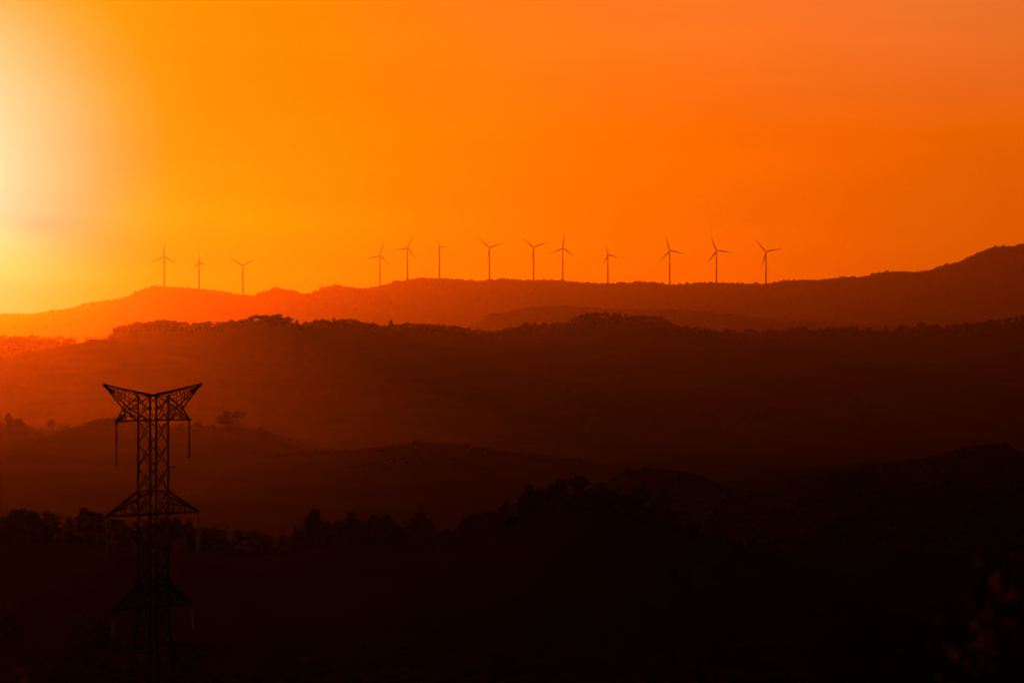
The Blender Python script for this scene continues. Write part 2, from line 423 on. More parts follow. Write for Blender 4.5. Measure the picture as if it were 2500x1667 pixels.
# trees on the hill behind the pylon
for (px, py, hpx, wpx, kind, lab) in [
    (20, 1009, 32, 22, 'round', 'slender tree at the left edge on the hill behind the pylon'),
    (47, 1021, 26, 26, 'round', 'bushy tree beside the slender one at the left edge'),
    (63, 1033, 16, 18, 'broad', 'low bush leaning on the bushy tree near the left edge'),
    (76, 1041, 8, 12, 'broad', 'tiny bush between the bushy tree and the leaning tree'),
    (125, 1025, 26, 22, 'round', 'lone round tree just left of the domed one'),
    (155, 1029, 26, 36, 'broad', 'wide domed tree on the hill left of the pylon'),
    (486, 1026, 18, 26, 'broad', 'domed bush on the hill just right of the pylon'),
    (552, 1003, 44, 38, 'round', 'large left tree of the tall pair on the hill crest right of the pylon'),
    (582, 1002, 44, 34, 'umbrella', 'large right tree of the tall pair, its crown overhanging a bare trunk'),
    (637, 1042, 12, 12, 'cone', 'small pointed bush on the slope right of the tall pair'),
    (248, 1019, 14, 30, 'broad', 'low clump of bush on the hill crest at the left side of the pylon'),
    (285, 1016, 14, 34, 'broad', 'low clump of bush on the hill crest behind the left insulator string')]:
    x, y, z = lh.crest(px); y -= 2; x = (px-CX)/F*y; z = lh.z_at(x, y)
    ztop = CZ+(HY-py)/F*y; h = max(hpx*y/F, ztop-z+.3)
    tree(Vector((x, y, ztop-h)), h, 1.3*wpx*y/F, kind, rnd.randrange(4), 'near', lab, 'trees on the hill behind the pylon')

# trees on the nearest wooded hill
n = 0
for (px, py) in FT:
    if px < 0 and px < -130: continue
    n += 1
    big = px > 1900
    kind = rnd.choice(['round', 'round', 'cone', 'cone', 'round', 'broad']) if not big else 'broad'
    x, y, z = fh.crest(px); y -= rnd.uniform(0, 5); x = (px-CX)/F*y; z = fh.z_at(x, y)
    ztop = CZ+(HY-py)/F*y; h = max(3.0, ztop-z+.5)
    wid = h*{'round': .72, 'cone': .6, 'broad': 1.0, 'umbrella': .9}[kind]*rnd.uniform(.95, 1.3)
    if px < 650: place = f"on the nearest wooded hill, {ORD[n]} from the left edge"
    elif px < 1120: place = f"on the nearest hill, {ORD[n-26]} past the low gap beside the pylon"
    elif px < 1700: place = f"on the wooded knoll right of centre, {ORD[n-40]} from its left foot"
    else: place = f"on the dark slope past the wooded knoll, {ORD[n-59]} going right"
    tree(Vector((x, y, ztop-h)), h, wid, kind, rnd.randrange(4), 'near', f"{KWORD[kind]} {place}", 'trees on the nearest wooded hill')

# a few bushes low in the foreground
for (px, py, d, h, w, kind, lab) in [
    (215, 1462, 470, 8.5, 15, 'broad', 'wide dark tree crown low in the frame behind the pylon foot'),
    (20, 1475, 480, 6.5, 7, 'round', 'dark tree low at the left edge of the frame'),
    (455, 1545, 440, 5, 8, 'broad', 'dark bush low in the frame just right of the pylon')]:
    p = W(px, py, d); z = min(gz(p.x, d), p.z-2.0)
    tree(Vector((p.x, d, z)), p.z-z, w, kind, 1, 'near', lab, 'dark trees on the valley floor')

# distant woods: masses nobody could count
def wood(name, label, spots, sub=ICO1):
    nr = np.random.RandomState(5); v, f = sub
    P = np.array(spots); n, k = len(P), len(v)
    V = v[None]*nr.uniform(.68, 1.18, (n, k, 1))*P[:, None, [3, 3, 4]]
    V += P[:, None, :3]; V[:, :, 2] += P[:, None, 4]*.35
    Fc = (np.array(f)[None]+(np.arange(n)*k)[:, None, None]).reshape(-1, 3)
    me = bpy.data.meshes.new(name)
    me.vertices.add(n*k); me.vertices.foreach_set('co', V.reshape(-1))
    me.loops.add(Fc.size); me.loops.foreach_set('vertex_index', Fc.reshape(-1).astype(np.int32))
    me.polygons.add(len(Fc)); me.polygons.foreach_set('loop_start', np.arange(0, Fc.size, 3, dtype=np.int32))
    me.materials.append(M_WOOD); me.update(calc_edges=True); me.validate()
    return tag(link(bpy.data.objects.new(name, me)), label, 'woodland', None, 'stuff')

spots = []
g_ = smooth_noise(91, 9, 5, 40)
for px in np.arange(-60, 2560, 2.6):
    dens = .55 + .45*float(g_(px/100.0))
    bare = (60 < px < 330) or (380 < px < 560) or (2180 < px < 2230)
    if rnd.random() > (dens if not bare else .3): continue
    x, y, z = far.crest(px)
    y += rnd.uniform(-14, 4); z = far.z_at(x, y)
    h = rnd.uniform(1.6, 3.4)*(1+.8*max(0, dens-.6)*2)*(1 if not bare else .5)
    if rnd.random() < .05 and not bare: h *= 1.7
    spots.append((x, y, z, h*rnd.uniform(.8, 1.6), h))
for _ in range(500):
    px = rnd.uniform(-60, 2560); x, yc, _z = far.crest(px)
    y = yc - 1700*rnd.random()**1.3; x = (px-CX)/F*y
    h = rnd.uniform(2, 4); spots.append((x, y, far.z_at(x, y), h*1.5, h))
wood('woodland', 'thin scrubby woodland along the crest of the far ridge', spots)
spots = []
for px in np.arange(1130, 2100, 5):
    x, y, z = sub.crest(px); y -= rnd.uniform(0, 12)
    h = rnd.uniform(2, 3.6); spots.append((x, y, sub.z_at(x, y), h*1.4, h))
for _ in range(200):
    px = rnd.uniform(1130, 2300); x, yc, _z = sub.crest(px); y = yc-500*rnd.random(); x = (px-CX)/F*y
    h = rnd.uniform(2, 4); spots.append((x, y, sub.z_at(x, y), h*1.5, h))
wood('woodland', 'blurred woodland covering the faint low spur', spots)
spots = []
for px in np.arange(268, 2520, 5):
    x, yc, z = mid.crest(px); y = yc-rnd.uniform(4, 20); x = (px-CX)/F*y
    h = rnd.uniform(1.8, 3.0); spots.append((x, y, mid.z_at(x, y), h*1.2, h))
for _ in range(600):
    px = rnd.uniform(250, 2540); x, yc, _z = mid.crest(px)
    y = yc-10-70*rnd.random()**1.3; x = (px-CX)/F*y
    h = rnd.uniform(1.5, 3.2); spots.append((x, y, mid.z_at(x, y)-.4, h*1.3, h))
wood('woodland', 'dense pine woodland covering the slope of the middle ridge', spots)
spots = []
for _ in range(900):
    px = rnd.uniform(-80, 230); x, yc, _z = mll.crest(px); y = yc-4-150*rnd.random(); x = (px-CX)/F*y
    h = rnd.uniform(1.5, 3); spots.append((x, y, mll.z_at(x, y), h*1.4, h))
NEARH = [mbr, lh, cr, cr2, rh2, rh, fh, mid]
def surface(x, y):
    best, hl = gz(x, y), None
    for h_ in NEARH:
        xs, Y, Zg = h_.grid
        if xs[0] < x < xs[-1] and h_.d-h_.front-40 < y < h_.d+h_.back+40:
            z = h_.z_at(x, y)
            if z > best: best, hl = z, h_
    return best, hl
for _ in range(14000):
    px = rnd.uniform(-220, 2720)
    y = 400*(1800/400)**(rnd.random()**.75); x = (px-CX)/F*y
    if 1150 < y: continue
    z, hl = surface(x, y)
    k = .35 if y < 560 else (.6 if y < 760 else 1.0)
    h = rnd.uniform(.9, 2.3)*k; r_ = h*rnd.uniform(1.1, 2.0)
    if hl is not None:
        pt = HY-F*(z+h*1.3-CZ)/y
        lim = np.interp([px-12, px, px+12], hl.px, hl.py).max()
        if hl in (fh, mid, lh, cr, cr2) or rnd.random() < .55: continue
        if pt < lim+2:
            h *= .35; r_ *= .6
            if HY-F*(z+h*1.3-CZ)/y < lim-1.5: continue
    spots.append((x, y, z-.15*h, r_, h))
gc = smooth_noise(33, 9, 3, 22)          # bushes in clumps along the low crests
for hl, a, b in ((lh, -80, 760), (cr, 640, 1500), (cr2, 860, 1260), (rh, 1480, 2560), (rh2, 2180, 2560)):
    for px in np.arange(a, b, 3.0):
        dn = float(gc(px/90.0+hl.d))
        if rnd.random() > .25+.6*dn: continue
        x, yc, _z = hl.crest(px); y = yc-rnd.uniform(-2, 12)-60*rnd.random()**3; x = (px-CX)/F*y
        h = rnd.uniform(.35, .9)*(1+max(0, dn)); spots.append((x, y, hl.z_at(x, y)-.1*h, h*rnd.uniform(.9, 1.7), h))
for px in np.arange(-120, 1900, 4.0):
    x, yc, _z = fh.crest(px)
    for _ in range(2):
        y = yc+rnd.uniform(-14, 8); x = (px-CX)/F*y
        top = np.interp(px, [p_[0] for p_ in FT], [p_[1] for p_ in FT])+14
        zt_ = CZ+(HY-top)/F*y; zg_ = fh.z_at(x, y)
        h = max(.5, (zt_-zg_)*rnd.uniform(.2, .62)); spots.append((x, y, zg_, min(h, 2.2)*rnd.uniform(.7, 1.1), h*.74))
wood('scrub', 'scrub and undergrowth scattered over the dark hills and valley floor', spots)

# ------------------------------------------------------------------ wind turbines
DT = 7500.0
PXM = DT/F
def blade_mesh(L):
    m = MB(); n = 14; secs = []
    for i in range(n+1):
        t = i/n; z = 1.2+t*(L-1.2)
        if t < .2: ch = 1.9+(4.6-1.9)*math.sin(t/.2*math.pi/2)
        else: ch = 4.6+(.7-4.6)*((t-.2)/.8)**.85
        th = max(.12, 1.7*(1-t)**1.6)
        tw = R(16*(1-t)); pre = -1.2*t*t
        off = -.18*ch
        ring = []
        for k in range(8):
            a = 2*math.pi*k/8
            cxp = off+ch/2*math.cos(a)+.0; cyp = th/2*math.sin(a)
            ring.append((cxp*math.cos(tw)-cyp*math.sin(tw), cxp*math.sin(tw)+cyp*math.cos(tw)+pre, z))
        secs.append(ring)
    vs = [p for r_ in secs for p in r_]
    fs = [(i*8+k, i*8+(k+1) % 8, (i+1)*8+(k+1) % 8, (i+1)*8+k) for i in range(n) for k in range(8)]
    fs += [tuple(range(8))[::-1], tuple(n*8+k for k in range(8))]
    m.add(vs, fs)
    return m.mesh('blade', M_WHITE, True)
BLADE = blade_mesh(1.0*39.5*PXM)
def nacelle_mesh():
    m = MB()
    m.tube([(0, -2.6, 0), (0, -2.2, 0), (0, 0, .1), (0, 6, .2), (0, 8.2, .25), (0, 8.6, .25)], [1.3, 1.75, 2.0, 1.95, 1.6, .8], 12)
    m.bar((0, 7, 2.0), (0, 7, 3.6), .18)
    return m.mesh('nacelle', M_WHITE, True)
NAC = nacelle_mesh()
def hub_mesh():
    m = MB(); m.tube([(0, -5.2, 0), (0, -4.9, 0), (0, -4.2, 0), (0, -3.2, 0), (0, -2.5, 0)], [.25, .9, 1.6, 1.9, 1.75], 12)
    return m.mesh('hub', M_WHITE, True)
HUB = hub_mesh()
def tower_mesh(h):
    m = MB(); k = 9
    m.tube([(0, 0, -3+(h+3)*i/k) for i in range(k+1)], [2.75-1.05*i/k for i in range(k+1)], 18)
    m.tube([(0, 0, -3), (0, 0, .6)], [4.2, 4.2], 18)
    return m.mesh('tower', M_WHITE, True)
for (hx, hy, by, bl, ang, yaw, lab) in TURB:
    x, y, z = far.crest(hx)
    y += -3
    base = W(hx, by, y); zt = W(hx, hy, y).z
    zb = min(base.z, far.z_at(base.x, y))
    t = empty('wind_turbine', (base.x, y, zb), R(yaw))
    tag(t, lab, 'wind turbine', 'wind turbines along the far ridge')
    hgt = zt-zb
    link(bpy.data.objects.new('tower', tower_mesh(hgt-1.6)), t)
    nc = link(bpy.data.objects.new('nacelle', NAC), t); nc.location = (0, 0, hgt)
    hb = link(bpy.data.objects.new('hub', HUB), t); hb.location = (0, 0, hgt)
    for k in range(3):
        b = link(bpy.data.objects.new('blade', BLADE), t)
        b.location = (0, -3.7, hgt); b.rotation_euler = (0, R(ang+120*k), 0)
        s = bl/39.5; b.scale = (max(.8, s), 1, s)

# ------------------------------------------------------------------ small far structures
# slim lattice mast beside the pines
p = W(276, 832, 2950)
m = MB(); H = 50*2950/F
for a, b in ((-.42, -.3), (.42, -.3), (0, .45)):
    m.bar((a, b, -1.5), (a*.75, b*.75, H*.86), .16)
for i in range(14):
    z0, z1 = H*.86*i/14, H*.86*(i+1)/14
    m.bar((-.42, -.3, z0), (.42, -.3, z1), .08); m.bar((.42, -.3, z0), (0, .45, z1), .08); m.bar((0, .45, z0), (-.42, -.3, z1), .08)
t = empty('radio_mast', (p.x, 2950, p.z)); tag(t, 'thin lattice radio mast left of the middle ridge pines', 'mast')
m.build('lattice', M_STEEL, t)
m = MB(); m.bar((0, 0, H*.85), (0, 0, H), .22); m.bar((-.5, 0, H*.9), (.5, 0, H*.9), .12); m.build('antenna', M_STEEL, t)

# open-sided shed with a shallow arched roof
d = 2612.0; q = d/F
zg = mbr.z_at(W(235, 0, d).x, d)
p = W(235, 832.5, d)
t = empty('open_shed', (p.x, d, p.z)); tag(t, 'long low open-sided shed with shallow arched roof on the bare rise', 'shed')
m = MB(); n = 16
for i in range(n):
    a0, a1 = -28.5+57*i/n, -28.5+57*(i+1)/n
    zz = lambda a: (9.6-4.2*(abs(a+1)/28.5)**2)*q
    for y0 in (0,):
        m.bar((a0*q, 0, zz(a0)), (a1*q+.05, 0, zz(a1)), 6.0, .9)
m.build('roof', M_SHED, t)
m = MB(); m.bar((-28*q, 1.6, 1.9*q), (29*q, 1.6, 1.9*q), .3, 2.2*q+1.0); m.build('low_wall', M_SHED, t)
for a in (-27, -21.5, -13, -7, -1, 4, 17, 23, 27):
    m = MB(); m.bar((a*q, -2.2, -1.0), (a*q, -2.2, 7.0*q), .3); m.build('post', M_POLE, t)
m = MB(); m.bar((-12*q, 2.2, 3.8*q), (-4*q, 2.2, 3.8*q), .3, 5*q); m.bar((17*q, 2.2, 3.8*q), (29*q, 2.2, 3.8*q), .3, 5*q); m.build('back_panel', M_SHED, t)
p = W(206.5, 832, d-6)
t = empty('utility_pole', (p.x, d-6, p.z)); tag(t, 'short dark pole at the left end of the open shed', 'pole')
m = MB(); m.tube([(0, 0, -1.5), (0, 0, 16.5*q)], [.3, .22], 8); m.build('pole', M_POLE, t)
m = MB(); m.bar((-.5, 0, 15.6*q), (.5, 0, 15.6*q), .14); m.build('crossbar', M_POLE, t)

# faint far pylon and thin masts on the far ridge
d = 8000.0; q = d/F
p = W(780, 716, d)
t = empty('far_pylon', (p.x, d, p.z)); tag(t, 'faint Y-shaped lattice pylon showing over the dip in the far ridge', 'pylon')
m = MB()
for sx in (-1, 1):
    for sy in (-1, 1):
        m.bar((sx*2.6, sy*2.6, -6), (sx*.9, sy*.9, 14*q), .42)
for i in range(7):
    z0, z1 = 2.0*q*i, 2.0*q*(i+1); w0, w1 = 2.4-1.5*i/7, 2.4-1.5*(i+1)/7
    m.bar((-w0, -w0, z0), (w1, -w1, z1), .25); m.bar((w0, -w0, z0), (-w1, -w1, z1), .25)
m.build('lattice_body', M_STEEL, t)
for sx in (-1, 1):
    m = MB()
    m.bar((sx*.6, 0, 14*q), (sx*4.2*q, 0, 22.5*q), .5); m.bar((sx*1.2, 0, 13*q), (sx*5.3*q, 0, 27*q), .4)
    for k in range(4): m.bar((sx*(1.0+k*1.1*q*.9), 0, (15+k*2.4)*q), (sx*(1.6+k*1.1*q), 0, (16.5+k*2.6)*q), .3)
    m.build('fork_arm', M_STEEL, t)
m = MB(); m.bar((-6.5*q, 0, 23*q), (6.5*q, 0, 23*q), .5); m.build('cross_arm', M_STEEL, t)
for (px, py, hp, lab) in ((736, 719, 18, 'hair-thin mast in the dip of the far ridge left of the faint pylon'),
                          (2341, 640, 9, 'tiny mast beside a bush on the rising right part of the far ridge')):
    p = W(px, py, 7495)
    t = empty('thin_mast', (p.x, 7495, p.z)); tag(t, lab, 'mast')
    m = MB(); hh = hp*7495/F
    m.tube([(0, 0, -3), (0, 0, hh)], [.42, .3], 6); m.build('pole', M_STEEL, t)
    m = MB(); m.bar((-.9, 0, hh*.92), (.9, 0, hh*.92), .3); m.build('crossbar', M_STEEL, t)

# ------------------------------------------------------------------ the pylon
PD = 230.0
S = F/PD                    # photo pixels per metre at the pylon
PHI = R(42.1)
BW = 52.3/S                 # width of the square body
U = Vector((math.cos(PHI), math.sin(PHI), 0)); Vv = Vector((-math.sin(PHI), math.cos(PHI), 0))
pc = W(374, 876, PD)
pbase_z = gz(pc.x, PD)-.2
def Z(py): return (HY-py)/S+CZ-pbase_z
py_root = empty('electricity_pylon', (pc.x, PD, pbase_z), PHI)
tag(py_root, 'tall dark steel lattice pylon with wing-like top and hanging insulator strings', 'pylon')
cosP = math.cos(PHI) - pc.x/PD*math.sin(PHI)     # the tower is seen a little from its side
def half(px): return px/S/cosP
b2 = BW/2
zb_flare = Z(1500)
def leg_pt(sx, sy, z):
    w = b2 if z >= zb_flare else b2 + (zb_flare-z)*.09
    return Vector((sx*w, sy*w, z))
ztop = Z(967)
LEGS = []
for sx in (-1, 1):
    for sy in (-1, 1):
        m = MB(); m.bar(leg_pt(sx, sy, -.3), leg_pt(sx, sy, zb_flare), .15); m.bar(leg_pt(sx, sy, zb_flare), leg_pt(sx, sy, ztop), .125)
        LEGS.append((m, sx, sy))
levels = [967, 996, 1025.5, 1082.5, 1140, 1197.5, 1254, 1311, 1368, 1424, 1480]
zl = [Z(v) for v in levels]
zz = zl[-1]
while zz > 1.2:
    zz -= 2.2+(.1*(zl[10]-zz)); zl.append(max(zz, .3))
corners = [(-1, -1), (1, -1), (1, 1), (-1, 1)]
m = MB()
for i in range(len(zl)-1):
    if i == 0: continue
    z0, z1 = zl[i], zl[i+1]
    if i == 1: z0 = zl[0]
    for k in range(4):
        a, b = corners[k], corners[(k+1) % 4]
        m.bar(leg_pt(*a, z0), leg_pt(*b, z1), .05); m.bar(leg_pt(*b, z0), leg_pt(*a, z1), .05)
for i in (0, 2, 5, 6, 9, 10):
    for k in range(4):
        m.bar(leg_pt(*corners[k], zl[i]), leg_pt(*corners[(k+1) % 4], zl[i]), .09 if i in (2, 6, 10) else .06)
    m.bar(leg_pt(-1, -1, zl[i]), leg_pt(1, 1, zl[i]), .05); m.bar(leg_pt(1, -1, zl[i]), leg_pt(-1, 1, zl[i]), .05)
m.build('bracing', M_STEEL, py_root)
for (m, sx, sy) in LEGS:      # bolted plates belong to their leg
    for i in (0, 1, 2, 3, 4, 5, 6, 9, 10):
        p = leg_pt(sx, sy, zl[i]); q = .3 if i in (0, 2, 6) else (.26 if i == 1 else .17)
        m.bar(p+Vector((0, sy*.07, -q/2)), p+Vector((0, sy*.07, q/2)), q, .02)
        m.bar(p+Vector((sx*.07, 0, -q/2)), p+Vector((sx*.07, 0, q/2)), .02, q)
    m.build('leg', M_STEEL, py_root)
def yoff(s, tip):           # half depth of an arm at distance s from the axis
    return b2*max(0.0, 1-(abs(s)-b2)/(tip-b2))
XA, XW, XN = half(89), half(118), half(64.5)
XL, XB = half(112), half(97)
zA, zWt, zN, zV = Z(1026), Z(938), Z(997), Z(966)
for sx in (-1, 1):
    # upper arm with its strut up to the body top
    m = MB()
    tip = Vector((sx*XA, 0, zA))
    for sy in (-1, 1):
        m.bar(leg_pt(sx, sy, zl[2]), tip, .13)
        nod = Vector((sx*XN, sy*yoff(XN, XW), zN))
        m.bar(tip, nod, .1); m.bar(nod, leg_pt(sx, sy, zl[0]), .11)
        m.bar(nod, leg_pt(sx, sy, zl[1]), .045)
        # verticals and small braces
        xm = b2+(XA-b2)*.52; pm = Vector((sx*xm, sy*yoff(xm, XA), zA))
        m.bar(pm, nod, .06)
        m.bar(leg_pt(sx, sy, zl[1]), tip, .05)
        x1 = b2+(XA-b2)*.8; f = (XA-x1)/(XA-XN)
        pu = tip.lerp(nod, f); m.bar(Vector((sx*x1, sy*yoff(x1, XA), zA)), pu, .045)
        x2 = b2+(XA-b2)*.66; m.bar(pu, Vector((sx*x2, sy*yoff(x2, XA), zA)), .04)
        pl_ = nod.lerp(leg_pt(sx, sy, zl[2]), .55); m.bar(Vector((sx*xm, sy*yoff(xm, XA), zA)).lerp(nod, .5), leg_pt(sx, sy, zl[2]), .04)
        m.bar(pl_, Vector((sx*b2, sy*b2, pl_.z)), .04)
    for f in (.3, .6):
        x1 = b2+(XA-b2)*f; w = yoff(x1, XA)
        m.bar((sx*x1, -w, zA), (sx*x1, w, zA), .05)
    x1, x2 = b2, b2+(XA-b2)*.3
    m.bar((sx*x1, -b2, zA), (sx*x2, yoff(x2, XA), zA), .045); m.bar((sx*x2, yoff(x2, XA), zA), (sx*(b2+(XA-b2)*.6), -yoff(b2+(XA-b2)*.6, XA), zA), .045)
    m.bar(tip+Vector((0, 0, -.16)), tip+Vector((0, 0, .14)), .22, .12)
    m.build('cross_arm', M_STEEL, py_root)
    # wing for the earth wire
    m = MB()
    wt = Vector((sx*XW, 0, zWt))
    for sy in (-1, 1):
        top0 = Vector((0, sy*b2*.55, zV))
        nod = Vector((sx*XN, sy*yoff(XN, XW), zN))
        m.bar(wt, top0, .09)
        m.bar(wt, nod, .11); m.bar(nod, leg_pt(sx, sy, zl[2]), .11)
        def tp(f): return wt.lerp(top0, f)
        def lo(f): return wt.lerp(nod, f)
        m.bar(wt.lerp(nod, .03), leg_pt(sx, sy, zl[1]), .06)
        for ft, fl in ((.18, .36), (.33, .66), (.47, 1.0)):
            m.bar(tp(ft), lo(fl), .05)
        m.bar(tp(.28), lo(.36), .045); m.bar(tp(.45), lo(.66), .045)
        m.bar(lo(.36), wt.lerp(leg_pt(sx, sy, zl[1]), .24), .04); m.bar(lo(.66), wt.lerp(leg_pt(sx, sy, zl[1]), .44), .04)
        m.bar(tp(.28), leg_pt(sx, sy, zl[0]), .06); m.bar(tp(.62), leg_pt(sx, sy, zl[0]), .06)
        m.bar(wt.lerp(leg_pt(sx, sy, zl[1]), .55), leg_pt(sx, sy, zl[0]).lerp(nod, .55), .045)
        m.bar(tp(.47), Vector((sx*b2, sy*b2, zl[0]+.25)), .05)
    for f in (.18, .33, .47, .62, .8):
        a = wt.lerp(Vector((0, -b2*.55, zV)), f); b = wt.lerp(Vector((0, b2*.55, zV)), f)
        m.bar(a, b, .05)
        f2 = min(f+.15, .95)
        m.bar(a, wt.lerp(Vector((0, b2*.55, zV)), f2), .04)
    for f in (.36, .66, 1.0):
        a = wt.lerp(Vector((sx*XN, -yoff(XN, XW), zN)), f); b = wt.lerp(Vector((sx*XN, yoff(XN, XW), zN)), f)
        m.bar(a, b, .05)
    m.bar(wt+Vector((-sx*.35, 0, -.12)), wt+Vector((sx*.12, 0, .02)), .2, .2)
    m.bar(wt+Vector((sx*.02, 0, -.05)), wt+Vector((sx*.03, 0, -.34)), .05)
    m.build('earth_wire_wing', M_STEEL, py_root)
    # wide lower arm and the bottom arm
    for (tipx, zt, zr, zm) in ((XL, Z(1254), zl[5], Z(1222)), (XB, Z(1480), zl[9], Z(1448))):
        m = MB(); tip = Vector((sx*tipx, 0, zt))
        zbot = zl[6] if tipx == XL else zl[10]
        for sy in (-1, 1):
            r1 = leg_pt(sx, sy, zr); r0 = leg_pt(sx, sy, zbot)
            m.bar(tip, r1, .13); m.bar(tip, r0, .15)
            def up(f): return r1.lerp(tip, f)
            def dn(f): return r0.lerp(tip, f)
            rm = leg_pt(sx, sy, (zr+zbot)/2)
            m.bar(up(.38), rm.lerp(r1, .12), .055); m.bar(up(.38), r0, .07); m.bar(rm, up(.8), .05)
            m.bar(up(.38), dn(.42), .05); m.bar(up(.68), dn(.42), .045); m.bar(up(.68), dn(.7), .045); m.bar(up(.68), rm.lerp(up(.8), .62), .04)
            m.bar(r0, rm.lerp(up(.8), .5), .04)
        for f in (.3, .42, .7):
            a = leg_pt(sx, -1, zbot).lerp(tip, f); b = leg_pt(sx, 1, zbot).lerp(tip, f); m.bar(a, b, .05)
        for f in (.38, .68):
            a = leg_pt(sx, -1, zr).lerp(tip, f); b = leg_pt(sx, 1, zr).lerp(tip, f); m.bar(a, b, .05)
        m.bar(tip+Vector((0, 0, -.16)), tip+Vector((0, 0, .12)), .22, .12)
        m.build('cross_arm', M_STEEL, py_root)
m = MB(); m.bar((b2+.02, -b2, Z(1142)), (b2+.75, -b2, Z(1141)), .1, .07); m.bar((b2+.45, -b2, Z(1141)), (b2+.75, -b2, Z(1140)), .2, .12)
m.build('bracket', M_STEEL, py_root)

# insulator strings
def disc_mesh():
    m = MB(); n = 18
    prof = [(0.02, .07), (.05, .07), (.055, .03), (.10, .015), (.145, -.012), (.152, -.03), (.145, -.042), (.12, -.03), (.1, -.05), (.085, -.028), (.06, -.048), (.03, -.03), (.02, -.085)]
    vs, fs = [], []
    for (r_, z_) in prof:
        for k in range(n):
            vs.append((r_*math.cos(2*math.pi*k/n), r_*math.sin(2*math.pi*k/n), z_))
    for i in range(len(prof)-1):
        for k in range(n):
            fs.append((i*n+k, (i+1)*n+k, (i+1)*n+(k+1) % n, i*n+(k+1) % n))
    fs.append(tuple(range(n))); fs.append(tuple((len(prof)-1)*n+k for k in range(n))[::-1])
    m.add(vs, fs)
    c0 = len(m.f)
    m.tube([(0, 0, .085), (0, 0, .07), (0, 0, .03), (0, 0, .018)], [.03, .062, .07, .05], 12)     # metal cap
    m.tube([(0, 0, -.02), (0, 0, -.085)], [.028, .028], 8)
    me = m.mesh('disc', M_GLASS, True); me.materials.append(M_STEEL)
    for i in range(c0, len(me.polygons)): me.polygons[i].material_index = 1
    return me
DISC = disc_mesh()
def horn_mesh():
    m = MB()
    for s in (-1, 1):
        m.tube([(0, 0, 0), (s*.12, 0, .05), (s*.25, 0, 0), (s*.33, 0, -.12), (s*.36, 0, -.2)], [.02]*5, 6)
    return m.mesh('arcing_horn', M_STEEL, True)
HORN = horn_mesh()
rotm = Matrix.Rotation(PHI, 4, 'Z')
for (tipx, zt, ys, ye, horn, lab) in (
    (-XA, zA, 1037, 1129, True, 'hanging disc insulator string on the left end of the top cross arm'),
    (XA, zA, 1034, 1108, False, 'hanging disc insulator string on the right end of the top cross arm'),
    (-XL, Z(1254), 1273, 1363, False, 'hanging disc insulator string on the left end of the wide lower cross arm'),
    (XL, Z(1254), 1262, 1350, False, 'hanging disc insulator string on the right end of the wide lower cross arm'),
    (-XB, Z(1480), 1505, 1561, False, 'lowest hanging insulator string at the left, near the bottom of the pylon'),
    (XB, Z(1480), 1488, 1535, False, 'lowest hanging insulator string at the right, near the bottom of the pylon')):
    tip = Vector((pc.x, PD, pbase_z)) + rotm @ Vector((tipx, 0, zt-.16))
    t = empty('insulator_string', tip, PHI); tag(t, lab, 'insulator string', 'insulator strings hanging from the pylon')
    sc_ = F/tip.y
    z0 = CZ+(HY-ys)/sc_-tip.z; z1 = CZ+(HY-ye)/sc_-tip.z
    nd = max(8, int(round((z0-z1)/.165)))
    m = MB(); m.bar((0, 0, .1), (0, 0, z0+.1), .05); m.bar((0, 0, z0+.05), (0, 0, z0+.16), .12, .12); m.bar((0, 0, z0+.06), (0, 0, z1-.12), .05)
    m.build('suspension_rod', M_STEEL, t)
    for k in range(nd):
        o = link(bpy.data.objects.new('disc', DISC), t); o.location = (0, 0, z0+(z1-z0)*(k+.5)/nd)
    if horn:
        o = link(bpy.data.objects.new('arcing_horn', HORN), t); o.location = (0, 0, z0+.12); o.rotation_euler = (0, 0, -PHI)
    m = MB(); m.bar((0, 0, z1-.02), (0, 0, z1-.26), .09); m.bar((0, -.22, z1-.3), (0, .22, z1-.3), .1, .1); m.build('clamp', M_STEEL, t)

# ------------------------------------------------------------------ shrubs just below the viewpoint (out of focus)
def shrub(base, top, spread, seed, n, lab):
    r = random.Random(seed)
    t = empty('shrub', base); tag(t, lab, 'shrub')
    st, lf = MB(), MB()
    for k in range(n):
        a = r.uniform(0, 6.28); q = spread*math.sqrt(r.random())
        tipp = Vector((q*math.cos(a), q*.7*math.sin(a), top*r.uniform(.55, 1)))
        ctrl = Vector((tipp.x*.35, tipp.y*.35, tipp.z*.5))
        pts = [((1-s)**2*Vector((tipp.x*.1, tipp.y*.1, -.15))+2*s*(1-s)*ctrl+s*s*tipp) for s in (0, .25, .5, .75, 1)]
        st.tube(pts, [.011, .009, .007, .005, .003], 5)
        for j in range(26):
            s = r.uniform(.35, 1)
            c = (1-s)**2*Vector((tipp.x*.1, tipp.y*.1, -.15))+2*s*(1-s)*ctrl+s*s*tipp
            u = Vector((r.gauss(0, 1), r.gauss(0, 1), r.gauss(.6, 1))).normalized()
            w = u.cross(Vector((r.gauss(0, 1), r.gauss(0, 1), r.gauss(0, 1)))).normalized(); nn = u.cross(w)
            L = r.uniform(.025, .06); b = c+u*L
            lf.add([c, c+u*L*.45+w*L*.2+nn*.003, b, c+u*L*.45-w*L*.2+nn*.003], [(0, 1, 2, 3)])
    st.build('stems', M_BARK, t, True); lf.build('leaves', M_SHRUB, t)
for (px, d, topy, spread, seed, n, lab) in ((2390, 7.0, 1290, .17, 5, 34, 'blurred dark shrub close to the viewpoint at the lower right corner'),
                                       (0, 7.0, 1570, .12, 9, 12, 'blurred dark shrub close to the viewpoint at the lower left corner')):
    x = (px-CX)/F*d; zg_ = gz(x, d); zt_ = CZ+(HY-topy)/F*d
    shrub((x, d, zg_), zt_-zg_, spread, seed, n, lab)

